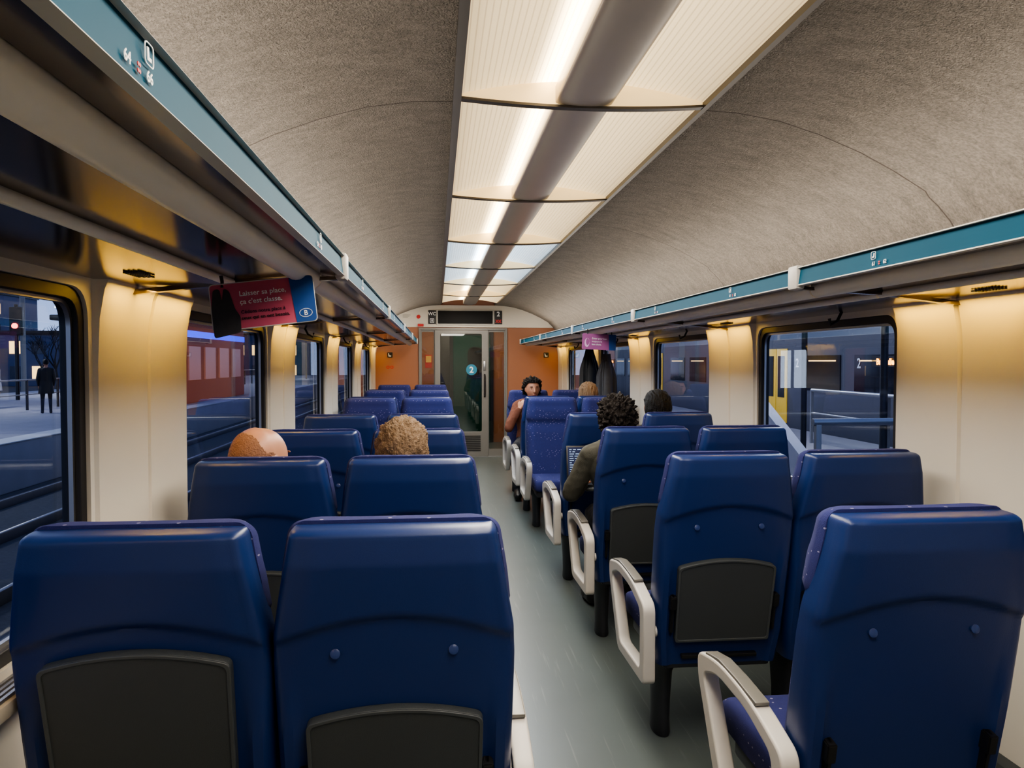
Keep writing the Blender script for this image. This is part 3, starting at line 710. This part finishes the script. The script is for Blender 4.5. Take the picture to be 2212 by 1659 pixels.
person(LW,2.60,1,SK1,NV,JN,H1,'bald person with shaved brown sides, seated and facing forward','bald',hx=-.065,hz=-.06,hscale=1.25,headrot=math.radians(-40))
person(LA,2.60,1,SK2,GR,JN,H2,'person with messy greying blond hair, seated and facing forward','messy',hx=-.045,hz=-.022,hscale=1.15)
person(RA,3.68,1,SK2,OL,JN,H3,'person with dark curly hair in olive jacket typing on laptop','curly',hx=-.10,hz=.01,hscale=1.0,
  arms={-1:((-.34,.36,.77),(-.22,.66,.765),(.1,1,.05),(0,0,1)),1:((.18,.36,.77),(.04,.66,.765),(-.1,1,.05),(0,0,1))})
person(RW,4.73,1,SK2,DK,JN,H4,'person with short black hair, seated and facing forward','short',hx=-.07,hz=.005,hscale=1.1)
person(RW,7.10,1,SK2,GR,JN,H5,'person with long blond hair, seated and facing forward','long',hx=-.07,hz=-.01)
person(RA,8.80,-1,SK2,BRN,JN,H3,'person with curly hair in rust-brown jacket, chin resting on hand','curly',hx=-.02,hz=.005,headrot=math.radians(8),
  arms={1:((.27,.44,.74),(.155,.44,.945),(-.5,-.15,.85),(.6,.6,.4)),-1:((-.22,.42,.73),(-.02,.58,.675),(1,.3,-.05),(0,0,1))},
  feet={1:((.19,.74,.565),(.20,.80,.10),(.215,.94,.045))})

# ------------------------------------------------------------ coats
def coat(x,y,z,h,w,m,label,seed):
    t=thing('hanging_coat',label,'coat',(x,y,z))
    rings=[];n=48
    for i in range(30):
        k=i/29; ww=w*(.10+.9*sstep(k/.30))*(1+.15*k); dd=.04+.06*sstep(k/.3)
        r=[]
        for j in range(n):
            a=2*math.pi*j/n; f=1+.16*k*math.sin(a*9+seed)+.08*math.sin(a*17+k*3+seed)
            r.append(Vector((dd*f*math.cos(a)*1.0,ww*f*math.sin(a),-h*k)))
        rings.append(r)
    ob('coat_body',loft(rings,m,ang=70),t)
    for s in (-1,1):
        ob('sleeve',tube([(0,s*w*.35,-.10*h),(-.01,s*w*.85,-.27*h),(-.02,s*w*1.15,-.55*h),(-.02,s*w*1.15,-.8*h)],[.03,.048,.045,.038],m,16),t)
    ob('hanging_loop',tube([(0,-.02,-.01),(0,-.015,.03),(0,.015,.03),(0,.02,-.01)],.004,M['black'],8),t)
coat(1.76,8.45,1.68,1.0,.19,DK,'long black coat hanging from the rack hook beside the window',1)
coat(1.80,7.75,1.58,.9,.14,GR,'dark grey jacket hanging from the rack hook beside the window',2)

# ------------------------------------------------------------ outside
GZ=-1.1
ASPH=mat('ballast',(66,66,68),.95,var=.4,scale=12,bump=.6,bscale=30); PLAT=mat('platform_concrete',(132,130,136),.85,var=.15,scale=2)
ob('ground',box(-90,90,-20,140,GZ-.2,GZ,ASPH),kind='structure')
t=thing('platform','grey concrete railway platform with pale edge','platform',(0,0,0)); 
ob('platform_slab',box(-22,-8.4,-10,90,GZ,-.12,PLAT,.03),t); ob('platform_edge',box(-8.95,-8.38,-10,90,-.12,-.10,mat('platform_edge_pale',(170,170,170),.8)),t)
RAILM=mat('rail_steel',(130,124,120),.3,metal=.8)
for xx in (-3.2,-4.64,-6.2,-7.64):
    ob('rail',box(xx-.035,xx+.035,-10,110,GZ,GZ+.16,RAILM,.01),label='steel railway rail on dark ballast',category='rail',group='rails beside the train')
t=thing('platform_railing','dark metal railing along the platform','railing',(-13.5,0,-.12))
ob('top_rail',tube([(0,-2,1.0),(0,60,1.0)],.03,M['steel'],8),t); ob('middle_rail',tube([(0,-2,.52),(0,60,.52)],.02,M['steel'],8),t)
for k in range(32): ob('post',box(-.03,.03,-.03,.03,0,1.0,M['black']),t,(0,-2+2*k,0))
def standing(x,y,z,top,bottom,label,rot=0,hairm=H4):
    t=thing('person',label,'person',(x,y,z),(0,0,rot)); bm=bmesh.new(); segs=[]
    def seg(a,b,ra,rb,lab): cone(bm,a,b,ra,rb); segs.append((Vector(a),Vector(b),(ra+rb)/2,lab))
    for s in (-1,1):
        seg((s*.09,0,.9),(s*.10,.01,.5),.09,.06,'bottom'); seg((s*.10,.01,.5),(s*.11,-.01,.08),.058,.04,'bottom'); seg((s*.11,-.02,.05),(s*.12,.14,.04),.045,.038,'shoe')
        seg((s*.05,0,1.38),(s*.17,0,1.36),.06,.055,'top'); seg((s*.17,0,1.36),(s*.23,-.01,1.08),.055,.045,'top'); seg((s*.23,-.01,1.08),(s*.2,.12,.88),.044,.032,'top'); hand(bm,segs,(s*.2,.13,.86),(0,.4,-1),(s,0,0),1)
    for z0,z1,a,b in ((.9,1.1,.15,.14),(1.1,1.32,.14,.15)): seg((-.05,0,z0),(-.05,0,z1),a*.8,b*.8,'top'); seg((.05,0,z0),(.05,0,z1),a*.8,b*.8,'top')
    seg((0,0,1.4),(0,.01,1.5),.055,.052,'skin'); sph(bm,(0,.015,1.58),1,(.075,.095,.115)); sph(bm,(0,.115,1.565),.014); segs.append((Vector((0,0,1.53)),Vector((0,0,1.62)),.09,'skin'))
    me=bpy.data.meshes.new('b'); bm.to_mesh(me); bm.free(); o=bpy.data.objects.new('tmpb',me); COL.objects.link(o)
    rm=o.modifiers.new('r','REMESH'); rm.mode='VOXEL'; rm.voxel_size=.012
    dg=bpy.context.evaluated_depsgraph_get(); dg.update(); body=bpy.data.meshes.new_from_object(o.evaluated_get(dg)); bpy.data.objects.remove(o)
    body.materials.clear()
    for m in (SK2,top,bottom,M['black']): body.materials.append(m)
    names=['skin','top','bottom','shoe']
    for p in body.polygons:
        p.use_smooth=True; cc=p.center; bst=1e9
        for a,b,r,ln in segs:
            d=b-a; tt=max(0,min(1,(cc-a).dot(d)/(d.dot(d)+1e-9))); q=(cc-(a+d*tt)).length-r
            if q<bst: bst=q; p.material_index=names.index(ln)
    ob('body',body,t)
    b2=bmesh.new(); sph(b2,(0,0,1.6),1,(.088,.105,.11)); bmesh.ops.delete(b2,geom=[v for v in b2.verts if v.co.z<1.6+v.co.y*.8-.04],context='VERTS'); ob('hair',bm_to(b2,'hair',[hairm]),t)
    rings=[[Vector((r*math.cos(2*math.pi*i/24)*(1+.05*math.sin(i*3)),r*.8*math.sin(2*math.pi*i/24),zz)) for i in range(24)] for zz,r in ((1.0,.165),(.8,.19),(.62,.215))]
    ob('coat_skirt',loft(rings,top),t)
WHT=cloth('jacket_white',(190,190,190))
standing(-12.1,24.4,-.12,DK,JN,'person in a long black coat standing on the platform',.5)
standing(-12.6,29,-.12,WHT,JN,'person in a white jacket standing on the platform',-1.2,H3)
standing(-15.2,24.0,-.12,GR,JN,'person in a grey jacket waiting on the platform',1)
standing(-15,27,-.12,WHT,DK,'person in a pale jacket waiting by the railing',2)
LIT=mat('lit_window_warm',(255,205,130),.5,emit=2.2); LITW=mat('lit_white',(225,235,255),.5,emit=3.5); BLD=mat('building_dusk',(84,92,116),.8,var=.2,scale=.3)
REDL=mat('red_signal',(255,40,30),.5,emit=12); BLUEL=mat('blue_sign_light',(40,70,255),.5,emit=1.6)
DPN=mat('dark_pane',(40,48,66),.2)
def building(x,y,w,d,h,seed,label):
    t=thing('building',label,'building',(x,y,GZ)); rnd=random.Random(seed)
    ob('facade',box(-w/2,w/2,-d/2,d/2,0,h,BLD,.05),t)
    L=[];Ld=[]
    for i in range(int(w/2.2)):
        for j in range(0,int(h/2.6)):
            q=(-w/2+1+2.2*i,-w/2+2.2+2.2*i,-d/2-.06,-d/2,j*2.6+.8,j*2.6+2.1)
            (L if rnd.random()<.25 else Ld).append(q)
    if L: ob('lit_panes',boxes(L,LIT),t)
    if Ld: ob('dark_panes',boxes(Ld,DPN),t)
    ob('roof_parapet',box(-w/2-.2,w/2+.2,-d/2-.2,d/2+.2,h,h+.4,M['gasket'],.05),t)
building(-52,88,26,12,5.4,1,'low office building at dusk with some lit windows')
building(-58,104,7,8,11,2,'slim office tower at dusk with some lit windows')
building(-28,104,20,10,6,5,'low dark building at dusk with a few lit windows')
building(60,80,40,14,10,3,'dark building at dusk beyond the tracks')
BARK=mat('tree_bark',(44,40,42),.9)
def tree(x,y,h,seed):
    rnd=random.Random(seed); t=thing('tree','bare winter tree at dusk','tree',(x,y,GZ),group='bare trees beyond the platform')
    bm=bmesh.new()
    def br(p,d,l,r,n_):
        q=p+d*l
        me=tube([p,(p+q)/2+Vector((rnd.uniform(-1,1),rnd.uniform(-1,1),0))*l*.05,q],[r,r*.8,r*.6],BARK,5); bm.from_mesh(me); bpy.data.meshes.remove(me)
        if n_>0:
            for _ in range(3 if n_<4 else 4):
                d2=(d+Vector((rnd.uniform(-.8,.8),rnd.uniform(-.8,.8),rnd.uniform(-.1,.5)))).normalized(); br(q,d2,l*rnd.uniform(.6,.8),r*.58,n_-1)
    br(Vector((0,0,0)),Vector((0,0,1)),h*.25,.12,4)
    ob('trunk_and_branches',bm_to(bm,'tree',BARK),t)
for k,(x,y) in enumerate(((-32,50),(-38,56),(-30,62),(-42,62),(-35,70),(-30,76))): tree(x,y,6+k%3,k)
t=thing('railway_signal','tall black signal mast with a red light','signal',(-17.5,33,-.12)); ob('mast',tube([(0,0,0),(0,0,4)],.08,M['black'],10),t); ob('signal_head',box(-.25,.25,-.1,.1,2.7,3.9,M['black'],.05),t); ob('red_lamp',tube([(0,-.1,3.1),(0,-.16,3.1)],.11,REDL,14),t)
t=thing('catenary_gantry','steel overhead wire gantry across the tracks','gantry',(0,0,0))
for k,y in enumerate((22,44,66)):
    ob('post',tube([(-23,y,GZ),(-23,y,7.2)],.14,M['steel'],8),t); ob('beam',box(-23,-2.2,y-.12,y+.12,6.6,6.85,M['steel']),t); ob('post',tube([(-8.6,y,-.1),(-8.6,y,6.6)],.1,M['steel'],8),t)
for xx in (-4,-7,-20): ob('overhead_wire',tube([(xx,0,6.0),(xx,100,6.0)],.02,M['black'],5),t)
def lamp(x,y,h,m=LITW):
    t=thing('platform_lamp','tall platform lamp with a bright white head','lamp',(x,y,-.12),group='platform lamps'); ob('pole',tube([(0,0,0),(0,0,h)],.05,M['black'],8),t); ob('lamp_head',box(-.35,.35,-.12,.12,h,h+.08,m,.02),t)
    area((x,y,-.12+h-.05),(0,0,0),.6,.3,200,(.9,.93,1),'platform_light')
for k,(x,y) in enumerate(((-15,25),(-14.5,42),(-18,38),(-12,54),(-20,60),(-16,80),(-12,70),(-11,14))): lamp(x,y,4.2+(k%2)*.5)
BRK2=mat('kiosk_red_brown',(136,56,50),.6,emit=.16)  # weak emission put into the wall colour so the red looks brighter
t=thing('platform_kiosk','red-brown platform building with illuminated blue sign and lit panels','kiosk',(-11.4,33,-.12))
ob('kiosk_body',box(-2,2,-4.5,4.5,0,3.1,BRK2,.05),t); ob('blue_sign',box(-1.2,2.05,-4.62,-4.5,2.45,2.95,BLUEL),t); ob('display_panel',box(.2,1.6,-4.6,-4.5,.5,2.2,LITW),t); ob('kiosk_roof',box(-2.4,2.4,-4.9,4.9,3.1,3.3,M['black'],.04),t); ob('side_panes',boxes([(2.0,2.06,-3.8+2*k,-2.4+2*k,.9,2.2) for k in range(4)],mat('kiosk_pane',(150,96,90),.3,emit=.4)),t)
ob('blue_band',box(2.0,2.05,-4.4,4.4,2.55,2.8,BLUEL),t)
ob('blue_lettering',text('Noorderkempen',.34,M['white'],PL['XZ'],'CENTER',.01),t,(.45,-4.64,2.58))
t=thing('station_clock','round white illuminated station clock on a post','clock',(-9.3,26.5,-.12)); ob('post',tube([(0,0,0),(0,0,2.9)],.06,M['black'],8),t); ob('clock_face',tube([(0,-.08,3.2),(0,.08,3.2)],.36,LITW,24),t); ob('clock_hands',boxes([(-.02,.02,-.1,-.085,3.2,3.5),(-.02,.22,-.1,-.085,3.18,3.22)],M['black']),t)
# right side train
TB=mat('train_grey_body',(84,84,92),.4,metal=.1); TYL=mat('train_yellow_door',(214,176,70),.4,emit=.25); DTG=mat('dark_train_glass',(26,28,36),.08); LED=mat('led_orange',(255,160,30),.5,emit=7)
for k in range(2):
    t=thing('train_carriage','grey passenger carriage with yellow doors and white class numbers','train',(9.6,8+25*k,0),group='train on the next track')
    ob('carriage_body',prism([(0,-.7),(0,2.1),(.25,2.75),(.9,3.05),(1.9,3.05),(2.6,2.75),(2.85,2.1),(2.85,-.7)],-11,13,TB,20),t)
    ob('window_band',boxes([(-.02,0,-9.6+2.3*j,-7.9+2.3*j,.75,1.65) for j in range(9) if j not in(3,4)],DTG),t)
    ob('cabin_lights',boxes([(-.03,-.02,-9.4+2.3*j,-8.1+2.3*j,1.5,1.53) for j in range(9) if j not in(3,4)],LIT),t)
    for yy in (-2.2,11.5):
        for dy in (0,.66):
            dd=ob('door',box(-.03,0,yy+dy,yy+dy+.62,-.2,1.85,TYL,.01),t); ob('door_pane',box(-.045,-.03,yy+dy+.12,yy+dy+.50,.5,1.65,M['black']),dd)
    R=Matrix(((0,0,-1,0),(-1,0,0,0),(0,1,0,0),(0,0,0,1)))
    ob('class_number',text('2',.32,M['white'],R,'CENTER',.006),t,(-.03,10.9,1.35)); ob('class_number',text('2',.32,M['white'],R,'CENTER',.006),t,(-.03,8.0,1.35))
    ob('destination_display',boxes([(-.03,-.01,6.4,7.5,1.38,1.62)],M['black']),t)
    ob('destination_text',text('Bruxelles',.19,LED,R,'CENTER',.006),t,(-.045,6.95,1.43))
    ob('bogie',box(.2,2.6,-9.5,-6.5,GZ,-.7,M['black'],.05),t); ob('bogie',box(.2,2.6,7.5,10.5,GZ,-.7,M['black'],.05),t)
t=thing('platform','dark concrete island platform beside the train','platform',(0,0,0)); ob('platform_slab',box(3.0,8.6,-10,110,GZ,-.12,PLAT,.03),t); ob('platform_edge',box(3.0,3.4,-10,110,-.12,-.1,mat('edge2',(150,150,150),.8)),t)
t=thing('glass_balustrade','glass balustrade with steel handrail around the platform stairs','railing',(0,0,-.12))
ob('handrail',tube([(3.5,6.6,1.05),(7.2,6.6,1.05),(7.4,6.8,1.05),(7.4,14,1.05)],.035,M['alu'],10),t)
ob('middle_rail',tube([(3.5,6.6,.6),(7.2,6.6,.6),(7.4,6.8,.6),(7.4,14,.6)],.02,M['alu'],10),t)
for x,y in ((3.55,6.6),(4.8,6.6),(6.0,6.6),(7.2,6.6),(7.4,9),(7.4,11.5),(7.4,14)): ob('post',box(x-.025,x+.025,y-.025,y+.025,0,1.04,M['alu']),t)
ob('glass_panel',box(3.55,7.2,6.59,6.61,.12,.97,M['glass']),t)
t=thing('stair_parapet','pale slanted parapet wall beside the platform stairs','parapet',(0,0,-.12)); ob('parapet',flat([(8.8,0),(10.3,0),(10.3,1.17),(8.8,.42)],[],.15,mat('pale_wall',(190,190,196),.7,emit=.05),'YZ',off=4.6),t)
t=thing('platform_sign','illuminated white pictogram sign hanging over the platform','sign',(5.0,11.0,2.55)); ob('sign_face',box(-.25,.25,-.04,.04,-.3,.3,LITW,.01),t); ob('sign_arrow',flat([(-.15,-.1),(0,.18),(.15,-.1),(.05,-.1),(.05,-.22),(-.05,-.22),(-.05,-.1)],[],.01,M['black'],'XZ'),t,(0,-.045,0)); ob('hanger',tube([(0,0,.3),(0,0,1.6)],.03,M['black'],8),t); ob('sign_post',tube([(0,0,1.6),(2,0,1.6),(2,0,-2.67)],.06,M['black'],8),t)
for k,(x,y) in enumerate(((6,20),(6,32),(6,46),(6.2,12))): lamp(x,y,4.4)

# ------------------------------------------------------------ world
area((.45,YE+1.1,2.28),(0,0,0),1.2,1.0,26,(1,.85,.66),'vestibule_fill')  # unseen light added to brighten the vestibule and green door
w=bpy.data.worlds.new('dusk'); S.world=w; w.use_nodes=True; n=w.node_tree.nodes; l=w.node_tree.links
bg=n['Background']; tc=n.new('ShaderNodeTexCoord'); sp=n.new('ShaderNodeSeparateXYZ'); r=n.new('ShaderNodeValToRGB')
l.new(tc.outputs['Generated'],sp.inputs[0]); l.new(sp.outputs['Z'],r.inputs[0]); l.new(r.outputs[0],bg.inputs[0])
r.color_ramp.elements[0].position=0; r.color_ramp.elements[0].color=c(144,160,198); r.color_ramp.elements[1].position=.6; r.color_ramp.elements[1].color=c(88,104,148)
e=r.color_ramp.elements.new(.2); e.color=c(104,128,182)
bg.inputs[1].default_value=1.7

# ------------------------------------------------------------ camera
cam=bpy.data.cameras.new('camera'); co=bpy.data.objects.new('camera',cam); COL.objects.link(co)
cam.sensor_width=36; cam.lens=1600/2212*36; cam.clip_start=.02; cam.clip_end=500
co.location=(0,0,1.5); co.rotation_euler=(math.radians(90-1.75),0,math.radians(-5.8))
S.camera=co
try:
    S.view_settings.view_transform='AgX'; S.view_settings.look='AgX - Medium High Contrast'; S.view_settings.exposure=.4
except Exception as ex: print(ex)
